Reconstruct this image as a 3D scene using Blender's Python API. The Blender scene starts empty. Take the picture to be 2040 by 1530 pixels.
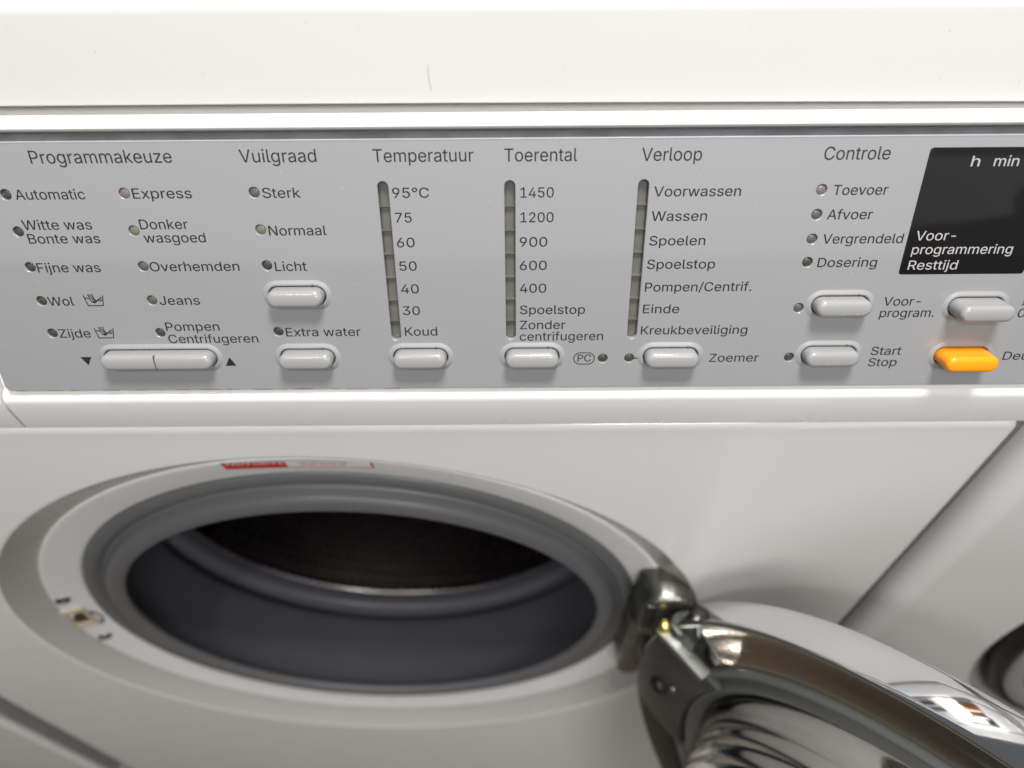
import bpy, bmesh, math, random
from math import sin, cos, pi, radians
from mathutils import Matrix, Vector
random.seed(4)
SC = bpy.context.scene
COL = SC.collection
MM = 0.001

# ------------------------------------------------------------------ camera
# world: x right, y into the machine, z up; front sheet of the machine is y=0; z=0 is the lens height
F_PX, PITCH, YAW, ROLL, DIST = 1420.65, 0.875998, -0.00203, -0.00854, 166.456
fw = Vector((sin(YAW)*cos(PITCH), cos(YAW)*cos(PITCH), -sin(PITCH)))
rt = Vector((cos(YAW), -sin(YAW), 0.0))
up = rt.cross(fw)
rt, up = rt*cos(ROLL)+up*sin(ROLL), -rt*sin(ROLL)+up*cos(ROLL)
cam = bpy.data.cameras.new("camera")
cam_o = bpy.data.objects.new("camera", cam)
COL.objects.link(cam_o)
m = Matrix.Identity(4)
for i in range(3):
    m[i][0], m[i][1], m[i][2] = rt[i], up[i], -fw[i]
m[1][3] = -DIST*MM
cam_o.matrix_world = m
cam.sensor_width = 36.0
cam.lens = F_PX/2040*36
cam.clip_start, cam.clip_end = 0.01, 50
cam.dof.use_dof = True
cam.dof.focus_distance = 0.240
cam.dof.aperture_fstop = 6.3
SC.camera = cam_o

# ------------------------------------------------------------------ world, lamps, exposure
world = bpy.data.worlds.new("World")
SC.world = world
world.use_nodes = True
bg = world.node_tree.nodes["Background"]
bg.inputs[0].default_value = (0.94, 0.97, 1.0, 1)
bg.inputs[1].default_value = 0.12

def area(name, loc, size, power, rot=(0, 0, 0), color=(1, 1, 1)):
    l = bpy.data.lights.new(name, 'AREA')
    l.shape = 'RECTANGLE'
    l.size, l.size_y = size
    l.energy, l.color = power, color
    o = bpy.data.objects.new(name, l)
    o.location, o.rotation_euler = loc, rot
    COL.objects.link(o)
    return o
LAMPS = [("ceiling_lamp", (0.10, -0.05, 0.70), (0.24, 0.20), 11.8, (0, 0, 0), (1.0, 0.99, 0.97)),
         ("ceiling_lamp", (0.38, -1.20, 0.85), (0.45, 0.28), 10.5, (radians(52), 0, 0), (1.0, 0.99, 0.97)),
         ("ceiling_lamp", (-0.42, -0.80, 0.88), (0.10, 0.10), 4.8, (radians(42), 0, radians(-28)), (1.0, 0.99, 0.97)),
         ("front_fill_light", (0.35, -2.6, 0.70), (5.2, 1.34), 18, (radians(90), 0, 0), (0.97, 0.99, 1.0))]  # unseen broad light added for front fill and a reflection edge in the panel
for L in LAMPS:
    area(*L)
SC.view_settings.view_transform = 'Standard'
SC.view_settings.look = 'None'
SC.view_settings.exposure = 0.0
SC.view_settings.gamma = 1.0

# ------------------------------------------------------------------ materials
def mat(name, base, rough=0.4, metal=0.0, coat=0.0, coat_rough=0.05, grain=0.0, grain_scale=800, bump=0.0, bump_scale=300,
        trans=0.0, ior=1.5, rough_var=0.0, spec=None):
    M = bpy.data.materials.new(name)
    M.use_nodes = True
    nt = M.node_tree
    b = nt.nodes["Principled BSDF"]
    b.inputs["Base Color"].default_value = (*base, 1)
    b.inputs["Roughness"].default_value = rough
    b.inputs["Metallic"].default_value = metal
    b.inputs["Coat Weight"].default_value = coat
    b.inputs["Coat Roughness"].default_value = coat_rough
    b.inputs["Transmission Weight"].default_value = trans
    b.inputs["IOR"].default_value = ior
    if spec is not None:
        b.inputs["Specular IOR Level"].default_value = spec
    tc = nt.nodes.new("ShaderNodeTexCoord")
    if grain:
        n = nt.nodes.new("ShaderNodeTexNoise")
        n.inputs["Scale"].default_value = grain_scale
        n.inputs["Detail"].default_value = 3
        nt.links.new(tc.outputs["Object"], n.inputs["Vector"])
        mx = nt.nodes.new("ShaderNodeMix")
        mx.data_type = 'RGBA'
        mx.inputs["A"].default_value = tuple(c*(1-grain) for c in base)+(1,)
        mx.inputs["B"].default_value = tuple(min(1, c*(1+grain)) for c in base)+(1,)
        nt.links.new(n.outputs["Fac"], mx.inputs["Factor"])
        nt.links.new(mx.outputs["Result"], b.inputs["Base Color"])
    if bump:
        n = nt.nodes.new("ShaderNodeTexNoise")
        n.inputs["Scale"].default_value = bump_scale
        nt.links.new(tc.outputs["Object"], n.inputs["Vector"])
        bp = nt.nodes.new("ShaderNodeBump")
        bp.inputs["Strength"].default_value = bump
        bp.inputs["Distance"].default_value = 0.0005
        nt.links.new(n.outputs["Fac"], bp.inputs["Height"])
        nt.links.new(bp.outputs["Normal"], b.inputs["Normal"])
        nt.links.new(bp.outputs["Normal"], b.inputs["Coat Normal"])
    if rough_var:
        n = nt.nodes.new("ShaderNodeTexNoise")
        n.inputs["Scale"].default_value = 35
        n.inputs["Detail"].default_value = 6
        nt.links.new(tc.outputs["Object"], n.inputs["Vector"])
        mr = nt.nodes.new("ShaderNodeMapRange")
        mr.inputs["From Min"].default_value, mr.inputs["From Max"].default_value = 0.3, 0.7
        mr.inputs["To Min"].default_value = max(0.0, rough-rough_var)
        mr.inputs["To Max"].default_value = rough+rough_var
        nt.links.new(n.outputs["Fac"], mr.inputs["Value"])
        nt.links.new(mr.outputs["Result"], b.inputs["Roughness"])
    return M

M = {
    'enamel': mat("white_enamel", (0.80, 0.785, 0.765), 0.16, bump=0.04, bump_scale=45, rough_var=0.06),
    'collar': mat("grey_recess_slope", (0.42, 0.405, 0.385), 0.25, rough_var=0.05),  # outer slope of the door recess, a darker grey than the dish
    'side': mat("gap_shade_side_sheet", (0.5, 0.49, 0.475), 0.5, rough_var=0.05),  # sides are white; the grey puts the gap's shade into the colour
    'plastic': mat("white_plastic", (0.80, 0.785, 0.77), 0.30, rough_var=0.05),
    'recess': mat("white_recess_paint", (0.74, 0.73, 0.71), 0.30, rough_var=0.05),
    'silver': mat("silver_panel_film", (0.278, 0.278, 0.284), 0.45, 0.0, coat=1.0, coat_rough=0.06, grain=0.05, grain_scale=1500),
    'silver_matt': mat("silver_moulding", (0.30, 0.30, 0.305), 0.42, grain=0.05, grain_scale=1500),
    'edge': mat("cut_cover_edge", (0.15, 0.155, 0.165), 0.12, coat=1.0, grain=0.6, grain_scale=60),  # dark tone of the bevel stands in for its dark reflection
    'edge_light': mat("pale_cover_edge", (0.48, 0.48, 0.48), 0.25, grain=0.15, grain_scale=120),
    'scuff': mat("blue_grey_scuff", (0.50, 0.56, 0.60), 0.5),
    'specks': mat("grey_specks", (0.45, 0.43, 0.40), 0.8),
    'grime': mat("brown_grime", (0.16, 0.11, 0.07), 0.8),
    'dust': mat("pale_dust", (0.6, 0.59, 0.57), 0.9),
    'ink': mat("dark_print_ink", (0.02, 0.02, 0.023), 0.5, spec=0.2),
    'ink_light': mat("pale_print_ink", (0.42, 0.41, 0.405), 0.5),
    'cap': mat("grey_button_plastic", (0.31, 0.307, 0.307), 0.25, rough_var=0.05),
    'orange': mat("orange_button_plastic", (1.0, 0.32, 0.003), 0.35),
    'display': mat("smoked_display_glass", (0.012, 0.011, 0.012), 0.10, rough_var=0.03, spec=0.22),
    'led_dark': mat("dark_lamp_lens", (0.05, 0.05, 0.046), 0.25),
    'led_brown': mat("brown_lamp_lens", (0.065, 0.05, 0.046), 0.25),
    'led_grey': mat("grey_lamp_lens", (0.10, 0.097, 0.09), 0.25),
    'led_rose': mat("rose_beige_lamp_lens", (0.18, 0.152, 0.138), 0.25),
    'led_yellow': mat("yellowish_lamp_lens", (0.17, 0.155, 0.12), 0.25),
    'bar': mat("smoked_light_bar", (0.115, 0.11, 0.095), 0.35, grain=0.25, grain_scale=220),
    'slot': mat("slot_dark", (0.05, 0.048, 0.045), 0.6),
    'rubber': mat("grey_seal_rubber", (0.125, 0.125, 0.128), 0.42, bump=0.05, bump_scale=400, rough_var=0.08),
    'door_rubber': mat("pale_grey_rubber", (0.16, 0.165, 0.155), 0.38, rough_var=0.08),
    'rubber_in': mat("dark_bellows_rubber", (0.105, 0.105, 0.122), 0.42, rough_var=0.08),
    'black': mat("black_plastic", (0.012, 0.012, 0.013), 0.35),
    'steel': mat("drum_steel", (0.26, 0.235, 0.23), 0.26, 1.0, rough_var=0.08),
    'zinc': mat("zinc_plated_steel", (0.30, 0.31, 0.29), 0.33, 1.0, grain=0.2, grain_scale=90, rough_var=0.1),
    'bracket': mat("grey_painted_metal", (0.085, 0.09, 0.09), 0.30, 0.6, rough_var=0.08),
    'hinge': mat("dull_hinge_casting", (0.22, 0.22, 0.19), 0.27, 0.95, grain=0.35, grain_scale=60, rough_var=0.1),
    'brass': mat("brass", (0.85, 0.62, 0.20), 0.25, 1.0),
    'ring': mat("silver_ring_paint", (0.36, 0.36, 0.365), 0.3),
    'brown_glass': mat("brown_smoked_glass", (0.07, 0.055, 0.042), 0.12),
    'chrome': mat("chrome", (0.80, 0.80, 0.81), 0.07, 1.0, rough_var=0.02),
    'chrome_in': mat("chrome_reflection_tint", (0.66, 0.61, 0.56), 0.13, 1.0, rough_var=0.03),  # chrome with the brown reflection of the floor put into its tint
    'glass': mat("door_glass", (1, 1, 1), 0.02, trans=1.0, ior=1.47),
    'latch': mat("beige_latch_plastic", (0.52, 0.45, 0.33), 0.45),
    'latch_hole': mat("brown_latch_hole", (0.05, 0.03, 0.015), 0.6),
    'red': mat("red_sticker_print", (0.62, 0.035, 0.03), 0.4),
    'pale_red': mat("pale_red_print", (0.72, 0.33, 0.31), 0.4),
    'paper': mat("sticker_paper", (0.82, 0.80, 0.79), 0.4),
    'floor': mat("brown_floor", (0.115, 0.088, 0.062), 0.45, grain=0.35, grain_scale=9),
}

# ------------------------------------------------------------------ helpers (all lengths in millimetres)
def link(name, me, m=None, parent=None, smooth=None, label=None):
    o = bpy.data.objects.new(name, me)
    COL.objects.link(o)
    if m is not None:
        me.materials.append(m)
    if parent is not None:
        o.parent = parent
    if smooth is not None:
        me.polygons.foreach_set("use_smooth", [True]*len(me.polygons))
        if smooth < 180:
            me.set_sharp_from_angle(angle=radians(smooth))
    if label:
        o["label"] = label
    return o

def from_bm(name, bm, m, parent=None, smooth=40, label=None, recalc=True):
    if recalc:
        bmesh.ops.recalc_face_normals(bm, faces=bm.faces)
    bmesh.ops.scale(bm, vec=(MM, MM, MM), verts=bm.verts)
    me = bpy.data.meshes.new(name)
    bm.to_mesh(me)
    bm.free()
    return link(name, me, m, parent, smooth, label)

def bridge(bm, loops, closed=True, cap0=False, cap1=False):
    """loops: lists of points of equal length; bridges them in turn"""
    V = [[bm.verts.new(p) for p in L] for L in loops]
    n = len(V[0])
    for A, B in zip(V, V[1:]):
        for i in range(n if closed else n-1):
            j = (i+1) % n
            bm.faces.new((A[i], A[j], B[j], B[i]))
    if cap0:
        bm.faces.new(list(reversed(V[0])))
    if cap1:
        bm.faces.new(V[-1])
    return V

def box(bm, x0, x1, y0, y1, z0, z1, bev=0.0):
    r = bmesh.ops.create_cube(bm, size=1)
    for v in r['verts']:
        v.co = Vector((x0+(v.co.x+.5)*(x1-x0), y0+(v.co.y+.5)*(y1-y0), z0+(v.co.z+.5)*(z1-z0)))
    if bev:
        es = {e for v in r['verts'] for e in v.link_edges}
        bmesh.ops.bevel(bm, geom=list(es), offset=bev, segments=3, affect='EDGES', profile=0.5)

def lathe(bm, prof, frame, n=128, a0=0.0, a1=2*pi, cap0=False, cap1=False):
    """prof: (r, d); frame(r*cos, r*sin, d) -> point"""
    full = abs(a1-a0-2*pi) < 1e-6
    k = n if full else n+1
    loops = [[frame(r*cos(a0+(a1-a0)*i/n), r*sin(a0+(a1-a0)*i/n), d) for i in range(k)] for r, d in prof]
    return bridge(bm, loops, full, cap0, cap1)

def stadium(W, H, off=0.0, k=10, power=1.0):
    """rounded pill outline in the x-y plane, grown by off"""
    r, L = H/2+off, W/2-H/2
    pts = []
    for s, a0 in ((1, -pi/2), (-1, pi/2)):
        for i in range(k+1):
            a = a0+pi*i/k
            pts.append((s*L+r*cos(a), r*sin(a)))
    return pts

def rrect(x0, x1, z0, z1, rad, off, n=8, per=10):
    """rounded rectangle outline grown by off, corners first at +x+z, counter-clockwise, with points along the sides"""
    r = max(rad+off, 0.05)
    cxs = ((x1-rad, z1-rad, 0), (x0+rad, z1-rad, pi/2), (x0+rad, z0+rad, pi), (x1-rad, z0+rad, 3*pi/2))
    pts = []
    corners = []
    for cx_, cz_, a0 in cxs:
        corners.append([(cx_+r*cos(a0+pi/2*i/n), cz_+r*sin(a0+pi/2*i/n)) for i in range(n+1)])
    for q in range(4):
        c, nx = corners[q], corners[(q+1) % 4]
        pts += c
        for i in range(1, per):
            t = i/per
            pts.append((c[-1][0]*(1-t)+nx[0][0]*t, c[-1][1]*(1-t)+nx[0][1]*t))
    return pts

def tube(bm, path, rad, n=8, closed=False):
    P = [Vector(p) for p in path]
    loops = []
    for i, p in enumerate(P):
        d = (P[min(i+1, len(P)-1)]-P[max(i-1, 0)]).normalized()
        a = d.orthogonal().normalized()
        b = d.cross(a)
        loops.append([p+a*rad*cos(2*pi*k/n)+b*rad*sin(2*pi*k/n) for k in range(n)])
    bridge(bm, loops, True, True, True)

def empty(name, loc, label=None, cat=None, group=None):
    o = bpy.data.objects.new(name, None)
    COL.objects.link(o)
    o.location = loc
    o.empty_display_size = 0.05
    if label:
        o["label"], o["category"] = label, cat
    if group:
        o["group"] = group
    return o

# ------------------------------------------------------------------ machine dimensions (relative to the lens; moved to the root below)
XL, XR = -394.05, 200.95
XC = (XL+XR)/2
ZF = -925.0                                   # floor
CX, CZ = -93.76-XC, -453.5-ZF                 # door opening centre in machine coordinates
HW = (XR-XL)/2
def mz(z): return z-ZF                        # lens-relative height to height above the floor
def mx(x): return x-XC
TILT = radians(22.171)
ZP = mz(-201.93)                              # bottom line of the control panel

# ------------------------------------------------------------------ structure: floor
bm = bmesh.new()
box(bm, -3000, 3000, -4000, 1500, -20, 0)
fl = from_bm("floor", bm, M['floor'], smooth=None)
fl.location = (0, 0, ZF*MM)
fl["kind"] = "structure"

# ------------------------------------------------------------------ the cabinet of a machine
def front_frame(u, v, d):                     # lathe frame of the door opening: d goes into the machine
    return (CX+u, d, CZ+v)

def build_cabinet(root, R=4.0):
    # front sheet with the round opening, rounded outer edges
    z0, z1 = 62.0, mz(-225.2)
    bm = bmesh.new()
    out = []
    segs = [(-R-0.6, 0.0), (-R, 0.0)]+[(-R+R*sin(a), R-R*cos(a)) for a in [pi/2*i/7 for i in range(1, 8)]]+[(0.0, R+2.0), (-1.5, R+2.5), (-1.5, 60.0)]
    loops2 = [(rrect(-HW, HW, z0, z1, max(R+1, 6), o, 8, 64), y) for o, y in segs]
    base = loops2[0][0]
    ang = [math.atan2(p[1]-CZ, p[0]-CX) for p in base]
    circ = [[(CX+r*cos(a), y, CZ+r*sin(a)) for a in ang] for r, y in ((206.6, 0.5), (207.3, 0.1), (208.2, 0.0), (209, 0.0))]
    mid = [[(CX+(p[0]-CX)*t+209*cos(a)*(1-t), 0.0, CZ+(p[1]-CZ)*t+209*sin(a)*(1-t)) for p, a in zip(base, ang)] for t in (0.33, 0.66)]
    loops = circ+mid+[[(x, y, z) for x, z in L] for L, y in loops2]
    bridge(bm, loops)
    from_bm("front_panel", bm, M['enamel'], root, 50)
    # dished recess the door sits in
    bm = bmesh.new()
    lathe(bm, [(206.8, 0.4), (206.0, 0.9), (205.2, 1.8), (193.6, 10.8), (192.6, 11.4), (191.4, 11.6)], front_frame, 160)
    from_bm("recess_slope", bm, M['collar'], root, 60)
    bm = bmesh.new()
    lathe(bm, [(191.6, 11.9), (191.0, 11.2), (190.2, 10.9), (188.5, 11.2), (181, 13.4), (173.2, 15.4), (171.6, 16.0), (170.8, 17.2), (170.4, 24)],
          front_frame, 160)
    from_bm("door_recess", bm, M['recess'], root, 60)
    # sides, back, bottom
    bm = bmesh.new()
    W = HW-1.4
    b0, b1, y0, y1 = 60.0, mz(-113.5), R+2.6, 600.0
    vs = [bm.verts.new(p) for p in ((-W, y0, b0), (W, y0, b0), (W, y0, b1), (-W, y0, b1), (-W, y1, b0), (W, y1, b0), (W, y1, b1), (-W, y1, b1))]
    for q in ((0, 3, 7, 4), (1, 5, 6, 2), (4, 7, 6, 5), (0, 4, 5, 1)):
        bm.faces.new([vs[i] for i in q])
    from_bm("cabinet", bm, M['side'], root, None)
    # plinth
    bm = bmesh.new()
    box(bm, -HW+4, HW-4, 12, 70, 8, 61, 1.5)
    from_bm("plinth", bm, M['enamel'], root, 40)
    for sx in (-1, 1):
        for y in (60, 560):
            bm = bmesh.new()
            lathe(bm, [(16, 0), (18, 2), (18, 7), (9, 8), (9, 61)], lambda u, v, d: (sx*(HW-45)+u, y+v, d), 24, cap0=True, cap1=True)
            from_bm("levelling_foot", bm, M['black'], root, 40)
    # lid: front face leans back, lower lip rises very slightly towards the middle
    bm = bmesh.new()
    zb, zt = mz(-112.7), mz(-80.6)
    prof = [(560, zb+2), (60, zb+2), (39.6, zb+0.9), (38.4, zb+0.2), (37.7, zb), (37.3, zb+0.5), (37.4, zb+1.2), (39.8, zt-5.6)]
    prof += [(39.9+5.2-5.2*cos(a), zt-5.2+5.2*sin(a)) for a in [pi/2*i/8 for i in range(1, 9)]]+[(120, zt), (590, zt), (600, zt-8), (600, zb+2)]
    xs = [-HW+0.3+(2*HW-0.6)*i/40 for i in range(41)]
    loops = []
    for x in xs:
        e = max(0.0, abs(x)-(HW-6.0))         # round the ends in plan
        back = 5.7-math.sqrt(max(0.0, 5.7**2-min(e, 5.7)**2))
        s = 1.25*(1-(x/HW)**2)
        loops.append([(x, y+(back if y < 300 else 0), z+(s if (z < zb+1.5 and y < 45) else 0)) for y, z in prof])
    bridge(bm, loops, True, True, True)
    from_bm("lid", bm, M['enamel'], root, 35)

build_seam = -189.0-XC
def fascia_profile():
    """y, z of the fascia's outer skin, from the seam over the sheet up to the gap under the lid"""
    c, s = cos(TILT), sin(TILT)
    def pv(v, w): return (v*s-w*c, ZP+v*c+w*s)
    p = [(40, mz(-224.6)), (1.6, mz(-224.6)), (0.2, mz(-224.2)), (-0.8, mz(-223.2)), (-1.1, mz(-221.6)), (-1.3, mz(-212.5))]
    p += [(-1.3, mz(-208.0))]+[(-1.3+4.9*(1-cos(a)), mz(-208.0)+4.5*sin(a)) for a in [pi/2*i/8 for i in range(1, 9)]]
    return p, pv

def build_fascia(root):
    p, pv = fascia_profile()
    p1 = p+[pv(-0.2, -3.2), pv(90.5, -3.2), pv(90.6, 0.4), pv(90.9, 1.3), pv(91.6, 1.9), pv(92.6, 2.0)]
    q = pv(92.6, 2.0)
    zt = mz(-114.6)
    p1 += [(q[0]+0.9, q[1]+1.5), (q[0]+2.2, zt-0.5), (q[0]+3.8, zt-0.1), (q[0]+6, zt), (75, zt), (75, mz(-224.6))]
    bm = bmesh.new()
    bridge(bm, [[(x, y, z) for y, z in p1] for x in (build_seam, HW-0.4)], True, True, True)
    from_bm("fascia", bm, M['plastic'], root, 32)
    # detergent drawer front, left of the panel
    p2 = p+[pv(-0.2, 0.6), pv(0.6, 1.0), pv(89.6, 1.0), pv(90.6, 1.3), pv(91.6, 1.9), pv(92.6, 2.0), (q[0]+0.9, q[1]+1.5), (q[0]+2.2, zt-0.5), (q[0]+3.8, zt-0.1), (q[0]+6, zt), (75, zt), (75, mz(-224.6))]
    bm = bmesh.new()
    bridge(bm, [[(x, y, z) for y, z in p2] for x in (-HW+0.4, build_seam-1.3)], True, True, True)
    from_bm("detergent_drawer", bm, M['plastic'], root, 32)

# ------------------------------------------------------------------ the main machine
main = empty("washing_machine", (XC*MM, 0, ZF*MM), "white washing machine with its round door swung open, grey button panel printed in Dutch", "washing machine", "washing machines in a row")
build_cabinet(main)
build_fascia(main)

def lid_face(x, t):
    """a point just proud of the lid's front face, t from its lower edge (0) to its upper edge (1)"""
    zb, zt = mz(-112.7)+1.6, mz(-80.6)-5.8
    return (x-XC, 37.35+(39.75-37.4)*t-0.12, zb+(zt-zb)*t)
lid_main = [c for c in main.children if c.name.startswith("lid")][0]
bm = bmesh.new()
path = [(-23.6, 0.16), (-24.1, 0.24), (-24.3, 0.34), (-24.2, 0.45)]
for (x0, t0), (x1, t1) in zip(path, path[1:]):
    bm.faces.new([bm.verts.new(lid_face(x, t)) for x, t in ((x0-0.12, t0), (x0+0.12, t0), (x1+0.1, t1), (x1-0.1, t1))])
from_bm("scuff_mark", bm, M['scuff'], lid_main, None, recalc=False)
bm = bmesh.new()
for i in range(34):
    x, t, r = random.uniform(-160, 195), random.uniform(0.1, 0.95), random.uniform(0.06, 0.2)
    c = lid_face(x, t)
    bm.faces.new([bm.verts.new((c[0]+r*cos(k*pi/3)*random.uniform(.5, 1.4), c[1], c[2]+r*sin(k*pi/3))) for k in range(6)])
sp_ = from_bm("specks", bm, M['specks'], lid_main, None, recalc=False)
sp_["kind"] = "stuff"

# ---- control panel: local x = along, y = up the slope, z = out of the panel
PU0, PU1, PV1 = -186.0-XC, XR-1.2-XC, 89.9
WALL = 2.2
LEDS = []   # x, v, material
colA, colB, colC, colG = -162.0, -124.0, -82.4, 99.2
for k, mname in enumerate(('led_dark', 'led_dark', 'led_brown', 'led_brown', 'led_dark')):
    LEDS.append((colA, 71.5-12.1*k, mname))
for k, mname in enumerate(('led_rose', 'led_yellow', 'led_grey', 'led_grey', 'led_brown')):
    LEDS.append((colB, 71.6-12.15*k, mname))
for v, mname in ((71.6, 'led_grey'), (59.5, 'led_yellow'), (47.3, 'led_dark'), (23.1, 'led_dark')):
    LEDS.append((colC, v, mname))
for v, mname in ((71.2, 'led_rose'), (63.2, 'led_grey'), (55.1, 'led_grey'), (47.1, 'led_brown'), (30.65, 'led_grey'), (11.7, 'led_dark')):
    LEDS.append((colG, v, mname))
LEDS += [(32.3, 11.75, 'led_brown'), (41.8, 11.8, 'led_brown')]
BARS = [(-41.1, (66.6, 58.65, 50.65, 42.4, 34.25, 26.5)), (-0.58, (66.4, 58.5, 50.6, 42.35, 34.3, 26.3)), (42.15, (66.6, 58.6, 50.65, 42.5, 34.3, 26.4))]
BTOP, BBOT, BW = 74.8, 19.5, 3.4
# centre x, v, width, proud, kind
BUTTONS = [(-126.05, 13.2, 39.8, 5.0, 'pair'), (-73.7, 36.6, 19.1, 5.0, ''), (-73.4, 13.0, 19.1, 5.0, ''), (-32.95, 12.9, 19.0, 5.0, ''), (6.9, 12.8, 19.0, 5.0, ''),
           (56.5, 12.55, 19.1, 5.0, ''), (113.2, 31.75, 19.2, 5.0, ''), (113.1, 12.75, 19.2, 5.0, ''), (160.3, 30.9, 18.6, 8.4, 'on'), (160.6, 12.0, 18.6, 8.4, 'door')]
BH = 6.2

def curve_panel():
    cu = bpy.data.curves.new("control_panel", 'CURVE')
    cu.dimensions = '2D'
    cu.fill_mode = 'BOTH'
    cu.extrude = (WALL/2-0.25)*MM
    cu.bevel_depth = 0.25*MM
    cu.bevel_resolution = 2
    def spl(pts):
        s = cu.splines.new('POLY')
        s.points.add(len(pts)-1)
        for q, (x, y) in zip(s.points, pts):
            q.co = (x*MM, y*MM, 0, 1)
        s.use_cyclic_u = True
    i = 0.25
    spl(rrect(PU0+i, PU1-i, i, PV1-i, 2.0, 0.0, 5, 2))
    for x, v, _ in LEDS:
        spl([(x-XC+(1.72+i)*cos(-2*pi*k/24), v+(1.72+i)*sin(-2*pi*k/24)) for k in range(24)])
    for x, _ in BARS:
        c = (BTOP+BBOT)/2
        spl([(x-XC+b, c+a) for a, b in stadium(BTOP-BBOT+2*i, BW+2*i)])
    for x, v, W, h, k in BUTTONS:
        e = 0.95
        spl([(x-XC+a, v+b) for a, b in reversed(stadium(W+2*e+2*i, BH+2*e+2*i))])
    o = bpy.data.objects.new("tmp", cu)
    COL.objects.link(o)
    dg = bpy.context.evaluated_depsgraph_get()
    me = bpy.data.meshes.new_from_object(o.evaluated_get(dg))
    bpy.data.objects.remove(o)
    for v in me.vertices:
        v.co.z -= WALL/2*MM
    me.materials.clear()
    return me
me = curve_panel()
panel = link("control_panel", me, M['silver'], main, 30)
pm = Matrix.Identity(4)
for i, ax in enumerate(((1, 0, 0), (0, sin(TILT), cos(TILT)), (0, -cos(TILT), sin(TILT)))):
    for r in range(3):
        pm[r][i] = ax[r]
pm[2][3] = ZP*MM
panel.matrix_local = pm

# dark backing behind the openings
bm = bmesh.new()
box(bm, PU0+2, PU1-2, 2, PV1-2, -3.1, -2.9)
from_bm("backing_plate", bm, M['slot'], panel, None)

# indicator lamps: small domed lenses sunk into their holes
led_mesh = {}
for x, v, mname in LEDS:
    if mname not in led_mesh:
        bm = bmesh.new()
        lathe(bm, [(1.71, -2.5), (1.71, -0.75), (1.6, -0.6), (1.25, -0.42), (0.8, -0.3), (0.3, -0.25)], lambda a, b, d: (a, b, d), 24, cap1=True)
        o = from_bm("indicator_lamp", bm, M[mname], panel, 60)
        led_mesh[mname] = o
    else:
        o = led_mesh[mname].copy()
        COL.objects.link(o)
        o.parent = panel
    o.location = ((x-XC)*MM, v*MM, 0)

# light bars: seven smoked windows each, every window leans back at its top
for x, cuts in BARS:
    ys = (BTOP,)+cuts+(BBOT,)
    for k in range(7):
        a, b = ys[k], ys[k+1]
        hw = BW/2-0.02
        bm = bmesh.new()
        n = 8
        top_r = hw if k == 0 else 0.0
        bot_r = hw if k == 6 else 0.0
        pts = []
        if top_r:
            pts += [(hw*cos(pi*i/n), a-hw+hw*sin(pi*i/n)) for i in range(n+1)]
        else:
            pts += [(hw, a-0.06), (-hw, a-0.06)]
        if bot_r:
            pts += [(-hw*cos(pi*i/n), b+hw-hw*sin(pi*i/n)) for i in range(n+1)]
        else:
            pts += [(-hw, b+0.06), (hw, b+0.06)]
        bridge(bm, [[(p, q, -2.7) for p, q in pts], [(p, q, -2.25) for p, q in pts]], True, False, True)
        if k:                                  # baffle between two windows
            box(bm, -hw, hw, a-0.2, a+0.2, -2.6, -1.1)
        o = from_bm("light_bar_segment", bm, M['bar'], panel, 30)
        o.location = ((x-XC)*MM, 0, 0)

# push buttons, each in a raised collar
COLLAR = {}
CAP = {}
BTN_LABEL = {'on': "grey power button standing far out of its opening", 'door': "bright orange door release button", 'pair': "double width grey rocker button split down the middle"}
for x, v, W, h, kind in BUTTONS:
    ck = round(W, 1)
    if ck not in COLLAR:
        bm = bmesh.new()
        lp = []
        for off, w in ((2.5, -0.05), (2.2, 0.06), (1.85, 0.19), (1.5, 0.34), (1.15, 0.45), (0.9, 0.49), (0.68, 0.45), (0.46, 0.30), (0.32, 0.05), (0.28, -2.6)):
            lp.append([(a, b, w) for a, b in stadium(W, BH, off, 12)])
        bridge(bm, lp)
        col = from_bm("button_collar", bm, M['silver_matt'], panel, 180)
        COLLAR[ck] = col
    else:
        col = COLLAR[ck].copy()
        COL.objects.link(col)
        col.parent = panel
    col.location = ((x-XC)*MM, v*MM, 0)
    key = (ck, kind)
    if key not in CAP:
        bm = bmesh.new()
        f = 1.6
        lp = [[(a, b, -2.6) for a, b in stadium(W, BH, 0, 12)], [(a, b, h-f-0.05) for a, b in stadium(W, BH, -0.12, 12)]]
        for i in range(7):
            t = pi/2*i/6
            lp.append([(a, b, h-f+f*sin(t)) for a, b in stadium(W, BH, -0.12-f*(1-cos(t)), 12)])
        lp.append([(a, b, h+0.06) for a, b in stadium(W, BH, -2.2, 12)])
        lp.append([(a, b, h+0.08) for a, b in stadium(W, BH, -2.9, 12)])
        if kind == 'pair':                     # shallow groove at the split
            for L in lp:
                L.sort(key=lambda p: 0)
        bridge(bm, lp, True, False, True)
        cap_o = from_bm("push_button", bm, M['orange'] if kind == 'door' else M['cap'], panel, 60, BTN_LABEL.get(kind))
        CAP[key] = cap_o
        if kind == 'pair':
            bm = bmesh.new()
            box(bm, -0.22, 0.22, -BH/2+0.5, BH/2-0.1, h-1.0, h+0.14)
            g = from_bm("button_split", bm, M['led_grey'], panel, None)
            g.location = ((x-XC)*MM, v*MM, 0)
    else:
        cap_o = CAP[key].copy()
        COL.objects.link(cap_o)
        cap_o.parent = panel
    cap_o.location = ((x-XC)*MM, v*MM, 0)
    if kind in ('', ):
        bm = bmesh.new()
        box(bm, W*0.30-0.28, W*0.30+0.28, BH/2+0.45, BH/2+0.9, 0.2, 0.53)
        nt_ = from_bm("collar_notch", bm, M['slot'], panel, None)
        nt_.location = ((x-XC)*MM, v*MM, 0)

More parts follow.
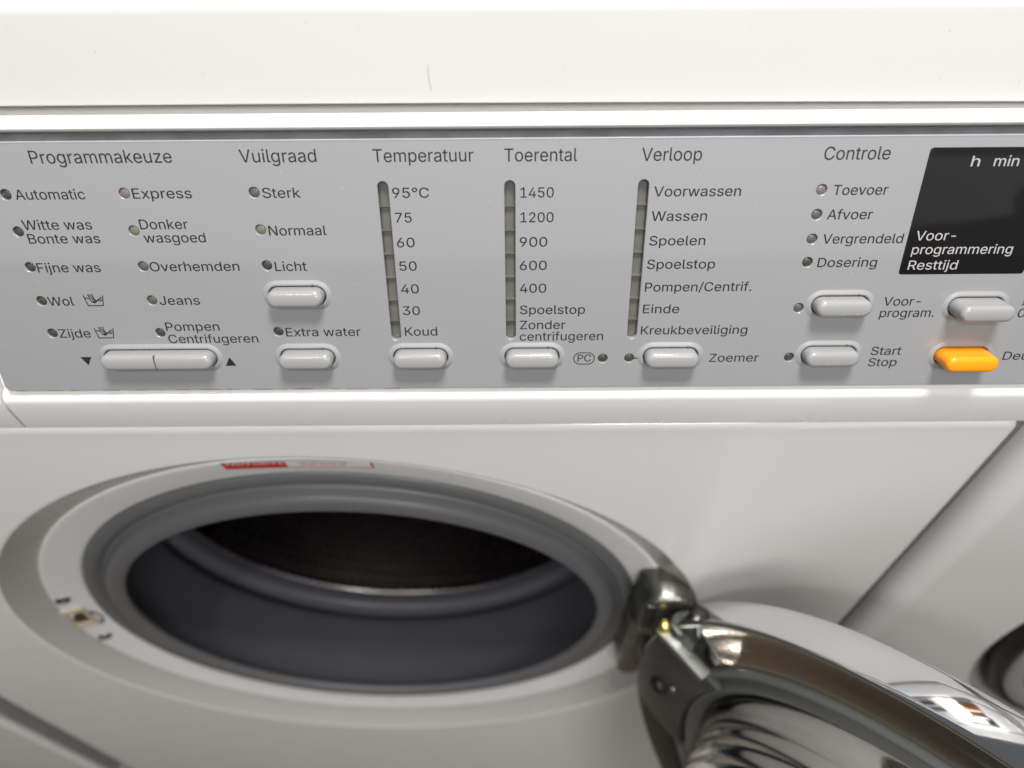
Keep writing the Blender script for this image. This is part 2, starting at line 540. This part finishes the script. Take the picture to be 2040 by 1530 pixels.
# display window
bm = bmesh.new()
L = rrect(130.7-XC, 172.9-XC, 42.6, 84.0, 1.0, 0.0, 4, 2)
L2 = rrect(130.7-XC, 172.9-XC, 42.6, 84.0, 1.0, -0.2, 4, 2)
bridge(bm, [[(a, b, -1) for a, b in L], [(a, b, 0.05) for a, b in L], [(a, b, 0.12) for a, b in L2]], True, False, True)
from_bm("display_window", bm, M['display'], panel, 30, "black glass time display window")

# cut edges of the clear panel cover, grime in the seam, dust
bm = bmesh.new()
bridge(bm, [[(x, 87.9, 0.03), (x, 88.0, 0.12), (x, 89.75, 0.30), (x, 89.85, 0.0)] for x in (PU0+1.5, PU1-1.5)], False)
from_bm("cover_edge", bm, M['edge'], panel, None, recalc=False)
bm = bmesh.new()
bridge(bm, [[(x, 87.35, 0.02), (x, 87.5, 0.10), (x, 87.9, 0.05)] for x in (PU0+1.5, PU1-1.5)], False)
from_bm("cover_edge", bm, M['edge_light'], panel, None, recalc=False)
bm = bmesh.new()
xs = PU0+3
while xs < PU0+150:
    w = random.uniform(2, 9)
    hgt = random.uniform(0.15, 0.5)
    bm.faces.new([bm.verts.new((a, b, 0.06)) for a, b in ((xs, 0.05), (xs+w, 0.05), (xs+w*0.8, hgt), (xs+w*0.3, hgt*0.9))])
    xs += w+random.uniform(0, 7)
from_bm("grime", bm, M['grime'], panel, None, recalc=False)
bm = bmesh.new()
for i in range(150):
    x, v, r = random.uniform(PU0+4, PU1-4), random.uniform(2, 87), random.uniform(0.05, 0.14)
    bm.faces.new([bm.verts.new((x+r*cos(t*pi/3)*random.uniform(.7, 1.5), v+r*sin(t*pi/3), 0.035)) for t in range(6)])
du = from_bm("dust", bm, M['dust'], panel, None, recalc=False)
du["kind"] = "stuff"

# ---- lettering, printed flat on the panel
font = None
try:
    font = bpy.data.fonts.load(bpy.utils.resource_path('LOCAL')+"/datafiles/fonts/Inter.woff2")
except Exception:
    font = None

from mathutils.geometry import delaunay_2d_cdt
def text_mesh(body):
    """outline of the word, filled by winding number (overlapping contours are united)"""
    cu = bpy.data.curves.new("lettering", 'FONT')
    if font:
        cu.font = font
    cu.body = body
    cu.size = 1.0
    o = bpy.data.objects.new("tmp", cu)
    COL.objects.link(o)
    dg = bpy.context.evaluated_depsgraph_get()
    oe = o.evaluated_get(dg)
    c2 = oe.to_curve(dg)
    loops = []
    for sp in c2.splines:
        P = []
        bp = sp.bezier_points
        n = len(bp)
        for a in range(n):
            p0, p1 = bp[a], bp[(a+1) % n]
            A, B, C, D = p0.co.xy, p0.handle_right.xy, p1.handle_left.xy, p1.co.xy
            L = (D-A).length
            if L < 1e-5:
                continue
            flat = abs((B-A).cross(D-A))/L+abs((C-A).cross(D-A))/L
            k = 1 if flat < 1e-4 else 5
            for q in range(k):
                t = q/k
                u = 1-t
                P.append(A*u**3+B*3*u*u*t+C*3*u*t*t+D*t**3)
        if len(P) > 2:
            loops.append(P)
    oe.to_curve_clear()
    bpy.data.objects.remove(o)
    bpy.data.curves.remove(cu)
    V, F = [], []
    # letter by letter: group loops whose x ranges overlap
    loops.sort(key=lambda P: min(p.x for p in P))
    groups = []
    for P in loops:
        a, b = min(p.x for p in P), max(p.x for p in P)
        if groups and a < groups[-1][1]-1e-4:
            groups[-1][0].append(P)
            groups[-1][1] = max(groups[-1][1], b)
        else:
            groups.append([[P], b])
    for G, _ in groups:
        vs, es = [], []
        for P in G:
            k = len(vs)
            vs += P
            es += [(k+q, k+(q+1) % len(P)) for q in range(len(P))]
        cv, ce, cf, *_r = delaunay_2d_cdt(vs, es, [], 0, 1e-6)
        base = len(V)
        V += [(v.x, v.y, 0.0) for v in cv]
        for f in cf:
            c = sum((cv[k] for k in f), Vector((0, 0)))/len(f)
            wn = 0
            for P in G:
                for q in range(len(P)):
                    a, b = P[q], P[(q+1) % len(P)]
                    if (a.y <= c.y) != (b.y <= c.y):
                        x = a.x+(c.y-a.y)/(b.y-a.y)*(b.x-a.x)
                        if x > c.x:
                            wn += 1 if b.y > a.y else -1
            if wn:
                F.append([base+k for k in f])
    me = bpy.data.meshes.new("lettering")
    me.from_pydata(V, [], F)
    return me
_h = text_mesh("H")
CAPH = max(v.co.y for v in _h.vertices)
TEXT = [
 ('Programmakeuze', -150.65, -106.25, 81.1, 1), ('Automatic', -159.0, -136.69, 69.9, 0), ('Express', -121.4, -102.46, 70.0, 0),
 ('Witte was', -159.9, -137.3, 60.05, 0), ('Bonte was', -159.5, -135.87, 55.45, 0), ('Donker', -121.6, -105.88, 60.0, 0), ('wasgoed', -121.3, -101.04, 55.5, 0),
 ('Fijne was', -159.7, -138.55, 45.5, 0), ('Overhemden', -121.8, -91.76, 45.6, 0), ('Wol', -159.8, -151.03, 33.5, 0), ('Jeans', -121.5, -107.63, 33.5, 0),
 ('Zijde', -159.7, -148.69, 21.4, 0), ('Pompen', -121.6, -102.89, 23.7, 0), ('Centrifugeren', -121.7, -90.06, 19.0, 0),
 ('Vuilgraad', -85.0, -61.06, 81.0, 1), ('Sterk', -79.75, -67.64, 69.9, 0), ('Normaal', -79.8, -60.93, 57.6, 0), ('Licht', -79.7, -69.11, 45.4, 0),
 ('Extra water', -79.8, -53.47, 21.3, 0), ('Temperatuur', -43.28, -11.85, 80.8, 1), ('95°C', -38.2, -26.48, 69.6, 0), ('75', -37.95, -32.6, 61.6, 0),
 ('60', -38.1, -32.23, 53.3, 0), ('50', -37.9, -32.1, 45.2, 0), ('40', -38.0, -31.95, 37.1, 0), ('30', -38.0, -32.1, 29.1, 0), ('Koud', -37.9, -26.53, 21.2, 0),
 ('Toerental', -2.17, 20.6, 80.7, 1), ('1450', 2.86, 13.5, 69.4, 0), ('1200', 2.85, 13.6, 61.4, 0), ('900', 2.59, 11.67, 53.2, 0), ('600', 2.58, 11.64, 45.1, 0),
 ('400', 2.57, 11.6, 37.0, 0), ('Spoelstop', 2.64, 25.16, 29.1, 0), ('Zonder', 2.63, 18.51, 23.4, 0), ('centrifugeren', 2.54, 31.98, 19.0, 0),
 ('Verloop', 40.83, 59.64, 80.6, 1), ('Voorwassen', 45.6, 73.46, 69.45, 0), ('Wassen', 45.5, 63.53, 61.5, 0), ('Spoelen', 45.5, 63.96, 53.3, 0),
 ('Spoelstop', 45.4, 68.22, 45.2, 0), ('Pompen/Centrif.', 45.35, 81.72, 37.1, 0), ('Einde', 45.3, 57.86, 29.1, 0), ('Kreukbeveiliging', 45.2, 82.62, 21.05, 0),
 ('PC', 23.3, 28.1, 10.6, 3), ('Zoemer', 70.6, 88.25, 10.1, 0), ('Controle', 97.88, 118.57, 80.5, 1), ('Toevoer', 103.0, 120.45, 69.5, 0),
 ('Afvoer', 102.7, 117.35, 61.6, 0), ('Vergrendeld', 102.8, 129.3, 53.5, 0), ('Dosering', 102.7, 122.57, 45.4, 0),
 ('h', 144.58, 147.22, 78.2, 2), ('min', 151.72, 159.5, 78.2, 2), ('Voor-', 133.3, 146.43, 54.4, 2), ('programmering', 133.2, 166.64, 49.7, 2), ('Resttijd', 133.3, 149.79, 44.3, 2),
 ('Voor-', 128.2, 140.94, 31.3, 0), ('program.', 127.9, 146.8, 27.0, 0), ('Start', 128.2, 138.94, 12.4, 0), ('Stop', 128.2, 138.37, 7.9, 0), ('Deur', 176.1, 187.4, 10.1, 0),
 ('I', 176.3, 177.0, 31.1, 0), ('0-', 176.0, 181.4, 26.6, 0),
]
for body, x0, x1, v, k in TEXT:
    me = text_mesh(body)
    a = min(q.co.x for q in me.vertices)
    b = max(q.co.x for q in me.vertices)
    cap_h = {0: 3.22, 1: 3.95, 2: 3.2, 3: 2.75}[k]
    sx = (x1-x0)/(b-a)
    sy = cap_h/CAPH
    for q in me.vertices:
        q.co = Vector(((q.co.x-a)*sx*MM, q.co.y*sy*MM, 0))
    bmt = bmesh.new()                          # thicken the strokes a little with two shifted layers
    for d in ((0.03, 0.012, 0.012, 0.03)[k]*e for e in (-1, 1)):
        n0 = len(bmt.verts)
        bmt.from_mesh(me)
        bmt.verts.ensure_lookup_table()
        for q in bmt.verts[n0:]:
            q.co.x += d*MM
            q.co.y += d*0.5*MM
            q.co.z += 0.004*MM if d > 0 else 0
    bmt.to_mesh(me)
    bmt.free()
    me.materials.clear()
    o = link("lettering", me, M['ink_light' if k == 2 else 'ink'], panel, None, 'printed word "%s"' % body)
    o.location = ((x0-XC)*MM, v*MM, (0.16 if k == 2 else 0.04)*MM)

# ---- printed marks
def stroke(bm, pts, w, z=0.04):
    """flat poly-line of width w"""
    for (x0, y0), (x1, y1) in zip(pts, pts[1:]):
        d = Vector((x1-x0, y1-y0))
        l = d.length
        if l < 1e-6:
            continue
        d /= l
        n = Vector((-d.y, d.x))*w/2
        e = d*w/2*0.6
        P = [Vector((x0, y0))-e-n, Vector((x1, y1))+e-n, Vector((x1, y1))+e+n, Vector((x0, y0))-e+n]
        bm.faces.new([bm.verts.new((p.x, p.y, z)) for p in P])

def mark(name, shapes, x=0, v=0, label=None, polys=()):
    bm = bmesh.new()
    for k, (pts, w) in enumerate(shapes):
        stroke(bm, pts, w, 0.04+0.004*k)
    for P in polys:
        bm.faces.new([bm.verts.new((a, b, 0.04)) for a, b in P])
    o = from_bm(name, bm, M['ink'], panel, None, label, recalc=False)
    o.location = ((x-XC)*MM, v*MM, 0)
    return o
WASH = [([(0.0, 3.7), (0.75, 0.0), (5.9, 0.0), (6.6, 3.7)], 0.34),
        ([(0.3, 2.6), (0.9, 2.9), (1.4, 2.5), (1.8, 2.75)], 0.3),
        ([(1.6, 4.0), (2.3, 1.5), (3.2, 1.0), (3.9, 1.5), (5.9, 3.0)], 0.36),
        ([(2.2, 4.1), (2.9, 2.3), (3.5, 2.2)], 0.36), ([(3.1, 4.2), (3.3, 2.4), (4.0, 2.0)], 0.34), ([(2.6, 1.4), (3.6, 1.7)], 0.5), ([(4.6, 2.2), (5.3, 1.6), (5.9, 2.2)], 0.3)]
mark("hand_wash_symbol", WASH, -147.1, 33.4, "hand in a wash tub symbol")
mark("hand_wash_symbol", WASH, -146.8, 21.2, "hand in a wash tub symbol")
mark("down_arrow", [], 0, 0, "small black triangle pointing down", [[(-154.95, 13.75), (-152.8, 10.45), (-151.0, 13.75)]])
mark("up_arrow", [], 0, 0, "small black triangle pointing up", [[(-103.5, 9.85), (-99.6, 9.85), (-101.55, 13.3)]])
mark("connecting_line", [([(43.6, 0), (46.4, 0)], 0.45)], 0, 11.75)
ov = stadium(7.4, 4.5, 0, 10)
mark("oval_outline", [(ov+[ov[0]], 0.32)], 25.6, 11.8)

# ------------------------------------------------------------------ door opening: seal, drum, latch, sticker, hinge
bm = bmesh.new()
def seal_frame(u, v, d):
    r = math.hypot(u, v)
    t = min(1.0, max(0.0, (166-r)/12))*max(0.0, 1-abs(d-14)/30)
    return front_frame(u, v, d-4.2*t*max(0.0, v/r))
lathe(bm, [(171.0, 24), (171.0, 16.6), (169.8, 15.3), (167.2, 14.4), (164.4, 14.6), (162.6, 16.2), (161.2, 18.4), (159.6, 18.8), (158.4, 17.4), (157.6, 14.6), (156.4, 13.0),
           (153.6, 12.2), (150, 12.0), (148.0, 12.3), (146.8, 13.4), (146.4, 14.6), (146.5, 15.8), (147.4, 16.8)], seal_frame, 160)
seal = from_bm("door_seal", bm, M['rubber'], main, 60)
bm = bmesh.new()
lathe(bm, [(147.3, 16.7), (150.5, 19), (154.5, 25), (157, 36), (158.6, 54), (160.2, 72), (161.6, 78), (166, 80), (168.5, 83), (166.5, 86), (162.5, 86.5), (160.6, 88), (159.6, 91), (160.0, 96), (161.5, 101)], seal_frame, 160)
from_bm("seal_bellows", bm, M['rubber_in'], main, 60)
bm = bmesh.new()
lathe(bm, [(161.3, 100.5), (160.2, 101.5), (160.0, 104), (161.2, 107), (164, 109), (172, 110), (236, 114)], front_frame, 160)
from_bm("drum_rim", bm, M['steel'], main, 60)
bm = bmesh.new()
lathe(bm, [(236, 114), (240, 118), (240, 400), (236, 408), (120, 420), (118, 414), (40, 414)], front_frame, 96, cap1=True)
drum = from_bm("drum", bm, M['steel'], main, 50)
for a in (pi/2, pi/2+2*pi/3, pi/2+4*pi/3):
    bm = bmesh.new()
    er, et = Vector((cos(a), 0, sin(a))), Vector((-sin(a), 0, cos(a)))
    lp = []
    for y, sc in ((130, 0.6), (150, 1.0), (370, 1.0), (395, 0.7)):
        lp.append([Vector((CX, y, CZ))+er*(241-52*sc*q)+et*p*sc for p, q in ((-34, 0), (-20, 0.55), (-9, 0.95), (0, 1.0), (9, 0.95), (20, 0.55), (34, 0))])
    bridge(bm, lp, True, True, True)
    from_bm("drum_paddle", bm, M['steel'], drum, 40)
# drum perforation: dark holes in rings on the back wall
HOLE = None
bm = bmesh.new()
for r in range(50, 116, 13):
    n = int(2*pi*r/13)
    for i in range(n):
        a = 2*pi*(i+0.5*((r//13) % 2))/n
        c = (CX+r*cos(a), 413.4, CZ+r*sin(a))
        bm.faces.new([bm.verts.new((c[0]+2.2*cos(t*pi/4), c[1], c[2]+2.2*sin(t*pi/4))) for t in range(8)])
for iy in range(24):
    for ia in range(64):
        y = 122+iy*11.5
        a = radians(-158)+radians(136)*(ia+0.5*(iy % 2))/64
        er, et = Vector((cos(a), 0, sin(a))), Vector((-sin(a), 0, cos(a)))
        c = Vector((CX, y, CZ))+er*239.3
        bm.faces.new([bm.verts.new(c+et*2.0*cos(t*pi/3)+Vector((0, 2.0*sin(t*pi/3), 0))) for t in range(6)])
ho = from_bm("perforation", bm, M['black'], drum, None)
ho["kind"] = "stuff"

# latch on the left of the recess
def dish_y(r):
    return 10.9+(190.4-r)*0.264
th = math.atan(0.264)
lat = bmesh.new()
# frame with a real opening
Wl, Hl = 6.6, 12.5
outer = [(-Wl, -Hl), (Wl, -Hl), (Wl, Hl), (-Wl, Hl)]
inner = [(-4.9, -7.8), (4.9, -7.8), (4.9, 7.8), (-4.9, 7.8)]
def latp(a, b, w):                            # a: along radius (to the right), b: up, w: out
    x = mx(-277.2)+a*cos(th)-w*sin(th)*0
    r0 = 183.5-a*cos(th)
    return (x, dish_y(r0)-w, mz(-443.5)+b)
bridge(lat, [[latp(a, b, -1) for a, b in outer], [latp(a, b, 1.5) for a, b in outer], [latp(a*0.93, b*0.96, 1.9) for a, b in outer], [latp(a, b, 1.9) for a, b in inner], [latp(a, b, 0.15) for a, b in inner]])
latch = from_bm("door_latch", lat, M['latch'], main, None)
bm = bmesh.new()
bm.faces.new([bm.verts.new(latp(a, b, 0.25)) for a, b in inner])
from_bm("latch_hole", bm, M['latch_hole'], latch, None, recalc=False)
for zz, xx in ((-417.3, -275.4), (-477.3, -276.4)):
    bm = bmesh.new()
    lathe(bm, [(4.2, -1), (4.2, 0.5), (3.6, 1.3), (2.2, 1.7), (1.4, 1.6), (1.2, 0.6)], lambda u, v, d: (mx(xx)+u, dish_y(184)-d+u*0.35, mz(zz)+v), 20, cap1=True)
    from_bm("screw", bm, M['zinc'], latch, 40)
bm = bmesh.new()
lathe(bm, [(6.4, -1), (6.4, 0.6), (5.6, 1.1), (4.6, 0.9), (3.8, -1)], lambda u, v, d: (mx(-270.6)+u*0.55, dish_y(176.5)-d+u*0.2, mz(-449)+v*1.5), 24)
from_bm("latch_ring", bm, M['bracket'], latch, 40)

# sticker on top of the recess
def stick(bm, x0, x1, z0, z1, lift, nx=12):
    rows = []
    for z in (z0, (z0+z1)/2, z1):
        row = []
        for i in range(nx+1):
            x = x0+(x1-x0)*i/nx
            r = math.hypot(x+93.76, z+453.5)
            row.append((mx(x), dish_y(r)-lift, mz(z)))
        rows.append(row)
    bridge(bm, rows, False)
bm = bmesh.new()
stick(bm, -131.0, -62.0, -274.4, -266.0, 0.35)
sticker = from_bm("warning_sticker", bm, M['paper'], main, 180, "red and white sticker on the rim above the opening", recalc=False)
bm = bmesh.new()
stick(bm, -130.8, -102.5, -274.1, -266.2, 0.5)
from_bm("red_block", bm, M['red'], sticker, 180, recalc=False)
bm = bmesh.new()
x = -128.6
while x < -105:                               # unreadable small white capitals
    w = random.choice((1.3, 1.7, 2.0))
    stick(bm, x, x+w*0.35, -268.9, -266.6, 0.62, 1)
    stick(bm, x+w*0.35, x+w, -267.2, -266.6, 0.62, 1)
    if random.random() < .6:
        stick(bm, x+w*0.35, x+w, -268.9, -268.3, 0.62, 1)
    x += w+0.7
for x in (-97.0,):
    pass
lt = from_bm("small_print", bm, M['paper'], sticker, None, recalc=False)
bm = bmesh.new()
stick(bm, -102.3, -63.0, -274.1, -273.4, 0.5)
stick(bm, -64.3, -63.2, -273.1, -267.0, 0.5, 1)
from_bm("red_border", bm, M['red'], sticker, None, recalc=False)
bm = bmesh.new()
for z in (-268.0, -270.6):
    x = -96.5
    while x < -75:
        w = random.uniform(1.5, 4.5)
        stick(bm, x, min(x+w, -74), z-0.55, z+0.55, 0.5, 1)
        x += w+0.8
from_bm("small_print", bm, M['pale_red'], sticker, None, recalc=False)

# hinge on the right of the recess
HX, HY = 93.25, -17.94
hg = bmesh.new()
for (x0, x1, z0, z1, rad), yy in (((72, 100, -428, -375, 12), -9.0), ((70, 86, -512, -416, 7), -4.0)):
    lp = []
    for y, o in ((16, 0), (yy+4, 0), (yy+1.8, -0.6), (yy+0.6, -1.8), (yy, -3.6)):
        lp.append([(a, y, b) for a, b in rrect(mx(x0), mx(x1), mz(z0), mz(z1), rad, o, 8, 4)])
    bridge(hg, lp, True, False, True)
hinge = from_bm("hinge", hg, M['hinge'], main, 40)
bm = bmesh.new()
box(bm, mx(73), mx(80), -9.8, -7, mz(-412), mz(-382), 1.2)
from_bm("hinge_slot", bm, M['black'], hinge, 40)
for z0, z1 in ((-420, -384), (-520, -486)):
    bm = bmesh.new()
    lathe(bm, [(3, z0-0.5), (7.0, z0), (7.4, z0+1), (7.4, z1-1), (7.0, z1), (3, z1+0.5)], lambda u, v, d: (mx(HX)+u, HY+v, mz(d)), 24, cap0=True, cap1=True)
    from_bm("hinge_knuckle", bm, M['bracket'], hinge, 40)
bm = bmesh.new()
lathe(bm, [(3.4, -524), (3.4, -382), (3.0, -380.8), (1.6, -380.2)], lambda u, v, d: (mx(HX)+u, HY+v, mz(d)), 20, cap0=True, cap1=True)
from_bm("hinge_pin", bm, M['bracket'], hinge, 40)

# ------------------------------------------------------------------ door
PHI, L_H, RD = 2.224, 197.7, 212.8
def build_door(root, phi, mats=M):
    a = Vector((-cos(phi), -sin(phi), 0))
    n = Vector((-sin(phi), cos(phi), 0))
    z = Vector((0, 0, 1))
    C0 = Vector((mx(HX), HY, CZ))+a*L_H
    def fr(u, v, d):
        return C0+a*u+z*v+n*d
    prof = [(150, -20.5), (158, -22.5), (175, -24.5), (195, -23), (206, -18.5), (211.5, -14.5), (RD, -12.5), (RD+0.2, -8), (RD+0.2, 3.2), (212.4, 4.8), (211.4, 5.4), (210.2, 5.3), (209.6, 4.5)]
    bm = bmesh.new()
    lathe(bm, prof, fr, 192)
    door = from_bm("door", bm, M['chrome'], root, 50, "round chrome rimmed glass door swung wide open")
    bm = bmesh.new()
    lathe(bm, [(184, -4), (184, 2.6), (182.8, 4.6), (180.6, 5.0), (179, 3.6), (177.8, 0.8), (175.5, 0.2), (173.6, 2.6), (171.4, 4.2), (169.2, 3.2), (168.2, 0.4), (165.5, -0.6), (163, -4)], fr, 160)
    from_bm("seal_ring", bm, M['door_rubber'], door, 60)
    bm = bmesh.new()
    lathe(bm, [(209.6, 4.5), (208.8, 1.0), (206.8, -2.0), (203.5, -3.4), (199.5, -3.5), (196.5, -2.6), (193, -0.6), (188.5, 1.4), (184.5, 2.2), (183.2, 1.4), (182.5, -3)], fr, 192)
    from_bm("rim_channel", bm, M['chrome_in'], door, 60)
    # ribbed glass bowl
    bm = bmesh.new()
    outp = [(166, -1.0), (164.0, 1.2), (160.5, 4.0), (158.2, 9.0)]
    for i in range(26):
        t = i/25
        r = 157.0-12*t-24*t**3
        d = 11+48*t
        outp.append((r+0.55*sin(t*2*pi*5), d))
    outp += [(112, 64.5), (96, 67), (70, 68.5), (30, 69), (6, 69)]
    inn = [(6, 64), (30, 64), (70, 63.4), (96, 62), (113, 57), (125, 48), (138, 28), (148, 10), (154, 2), (158, -2.6), (166, -3)]
    lathe(bm, outp+inn, fr, 160)
    from_bm("glass_bowl", bm, M['glass'], door, 60)
    bm = bmesh.new()
    lathe(bm, [(152, -21.5), (152, -18.5), (4, -18.5), (4, -21.5)], fr, 96)
    from_bm("outer_pane", bm, M['glass'], door, 40)
    # hinge bracket with its bolts
    bm = bmesh.new()
    arc = [(-173*cos(t), 173*sin(t)) for t in [radians(-19+38*i/12) for i in range(13)]]
    arc2 = [(-211.0*cos(t), 211.0*sin(t)) for t in [radians(16-32*i/12) for i in range(13)]]
    L = [(u, v) for u, v in arc]+[(u, v) for u, v in arc2]
    cen = (-192.0, 0.0)
    def sh(L, k): return [(cen[0]+(u-cen[0])*(1-k*0.05), cen[1]+(v-cen[1])*(1-k*0.02)) for u, v in L]
    bridge(bm, [[fr(u, v, -3) for u, v in L], [fr(u, v, 7.2) for u, v in L], [fr(u, v, 8.4) for u, v in sh(L, 1.2)], [fr(u, v, 8.8) for u, v in sh(L, 2.4)]], True, False, True)
    br = from_bm("hinge_bracket", bm, M['bracket'], door, 30)
    for v in (-7,):
        bm = bmesh.new()
        lathe(bm, [(6.2, 8), (6.2, 9.4), (5.6, 11.2), (4.0, 12.4), (2.4, 12.7), (2.2, 11.2)], lambda p, q, d: fr(-193+p, v+q, d), 24, cap1=True)
        from_bm("bolt", bm, M['black'], br, 60)
    bm = bmesh.new()
    lathe(bm, [(2.4, 8), (2.4, 9.6), (1.6, 10.2)], lambda p, q, d: fr(-184.5+p, 8+q, d), 16, cap1=True)
    from_bm("rivet", bm, M['zinc'], br, 60)
    bm = bmesh.new()
    k = [radians(-17.5-52*i/20) for i in range(21)]
    lp = [[fr(-r*cos(t), r*sin(t), d) for t in k] for r, d in ((212.4, -4), (212.6, 5.2), (211.4, 7.0), (209.5, 7.4), (188, 6.4), (184, 5.0), (183.6, -3))]
    bridge(bm, lp, False)
    from_bm("edge_trim", bm, M['black'], door, 50, "black trim along the hinge side of the rim")
    bm = bmesh.new()
    t0 = radians(153.5)
    e, f = Vector((cos(t0), sin(t0))), Vector((-sin(t0), cos(t0)))
    lp = []
    for r, h in ((186, 4.0), (190, 6.4), (208, 6.4), (210, 5.5)):
        lp.append([fr(e.x*r+f.x*w, e.y*r+f.y*w, d) for w, d in ((-0.8, -4), (-0.8, h-0.3), (-0.4, h), (0.4, h), (0.8, h-0.3), (0.8, -4))])
    bridge(bm, lp, True, True, True)
    from_bm("rim_rib", bm, M['chrome_in'], door, 40)
    # raised upper edge of the bracket and the brass pin that stands on it
    bm = bmesh.new()
    lp = []
    for u in (-206, -204.5, -174, -172.5):
        lp.append([fr(u, v, d) for v, d in ((55, 4), (55, 11.2), (56, 12), (59.6, 12), (60.6, 11.2), (60.6, 4))])
    bridge(bm, lp, True, True, True)
    from_bm("bracket_flange", bm, M['zinc'], br, 30)
    bm = bmesh.new()
    lathe(bm, [(4.0, 60), (4.0, 63), (3.4, 65), (1.8, 66.4)], lambda p, q, d: fr(-205+p, d, 7+q), 20, cap0=True, cap1=True)
    from_bm("brass_pin", bm, M['brass'], br, 60)
    # arms that reach the knuckles
    for v in (62, -62):
        bm = bmesh.new()
        lp = []
        for u, w in ((-L_H-4, 5), (-L_H+6, 6), (-186, 6)):
            lp.append([fr(u, v+s, d) for s, d in ((-9, -6), (9, -6), (9, w), (-9, w))])
        bridge(bm, lp, True, True, True)
        from_bm("hinge_arm", bm, M['bracket'], br, 30)
    return door
build_door(main, PHI)

# ------------------------------------------------------------------ neighbours in the row: closed machines
def closed_machine(dx, label, cat, name, R=13.0):
    r = empty(name, ((XC+dx)*MM, 0, ZF*MM), label, cat, "washing machines in a row")
    build_cabinet(r, R)
    build_fascia(r)
    return r
right = closed_machine(613.0, "second white washing machine on the right with its round door shut, behind the open door", "washing machine", "washing_machine")
left = closed_machine(-632.0, "white appliance past the dark gap in the lower left corner", "appliance", "white_appliance", 4.0)
def shut_door(root):
    bm = bmesh.new()
    lathe(bm, [(192, 12), (193, 3), (192.6, -2), (191, -4), (188.6, -4.4), (187, -3), (186.4, 2)], front_frame, 128)
    d = from_bm("door", bm, M['black'], root, 50, "shut round door with a black outer rim")
    bm = bmesh.new()
    lathe(bm, [(186.4, 3), (186, -4), (184.5, -5.5), (176, -6), (172.5, -4.5), (171.5, 0)], front_frame, 128)
    from_bm("door_ring", bm, M['ring'], d, 50)
    bm = bmesh.new()
    lathe(bm, [(171.6, -1), (170.6, -2.8), (169, -3.2), (167.6, -1.6)], front_frame, 128)
    from_bm("window_gasket", bm, M['black'], d, 60)
    bm = bmesh.new()
    lathe(bm, [(168, -1), (160, 2), (150, 6), (120, 13), (60, 19), (5, 20)], front_frame, 128, cap1=True)
    from_bm("door_window", bm, M['brown_glass'], d, 60)
    return d
shut_door(right)
shut_door(left)
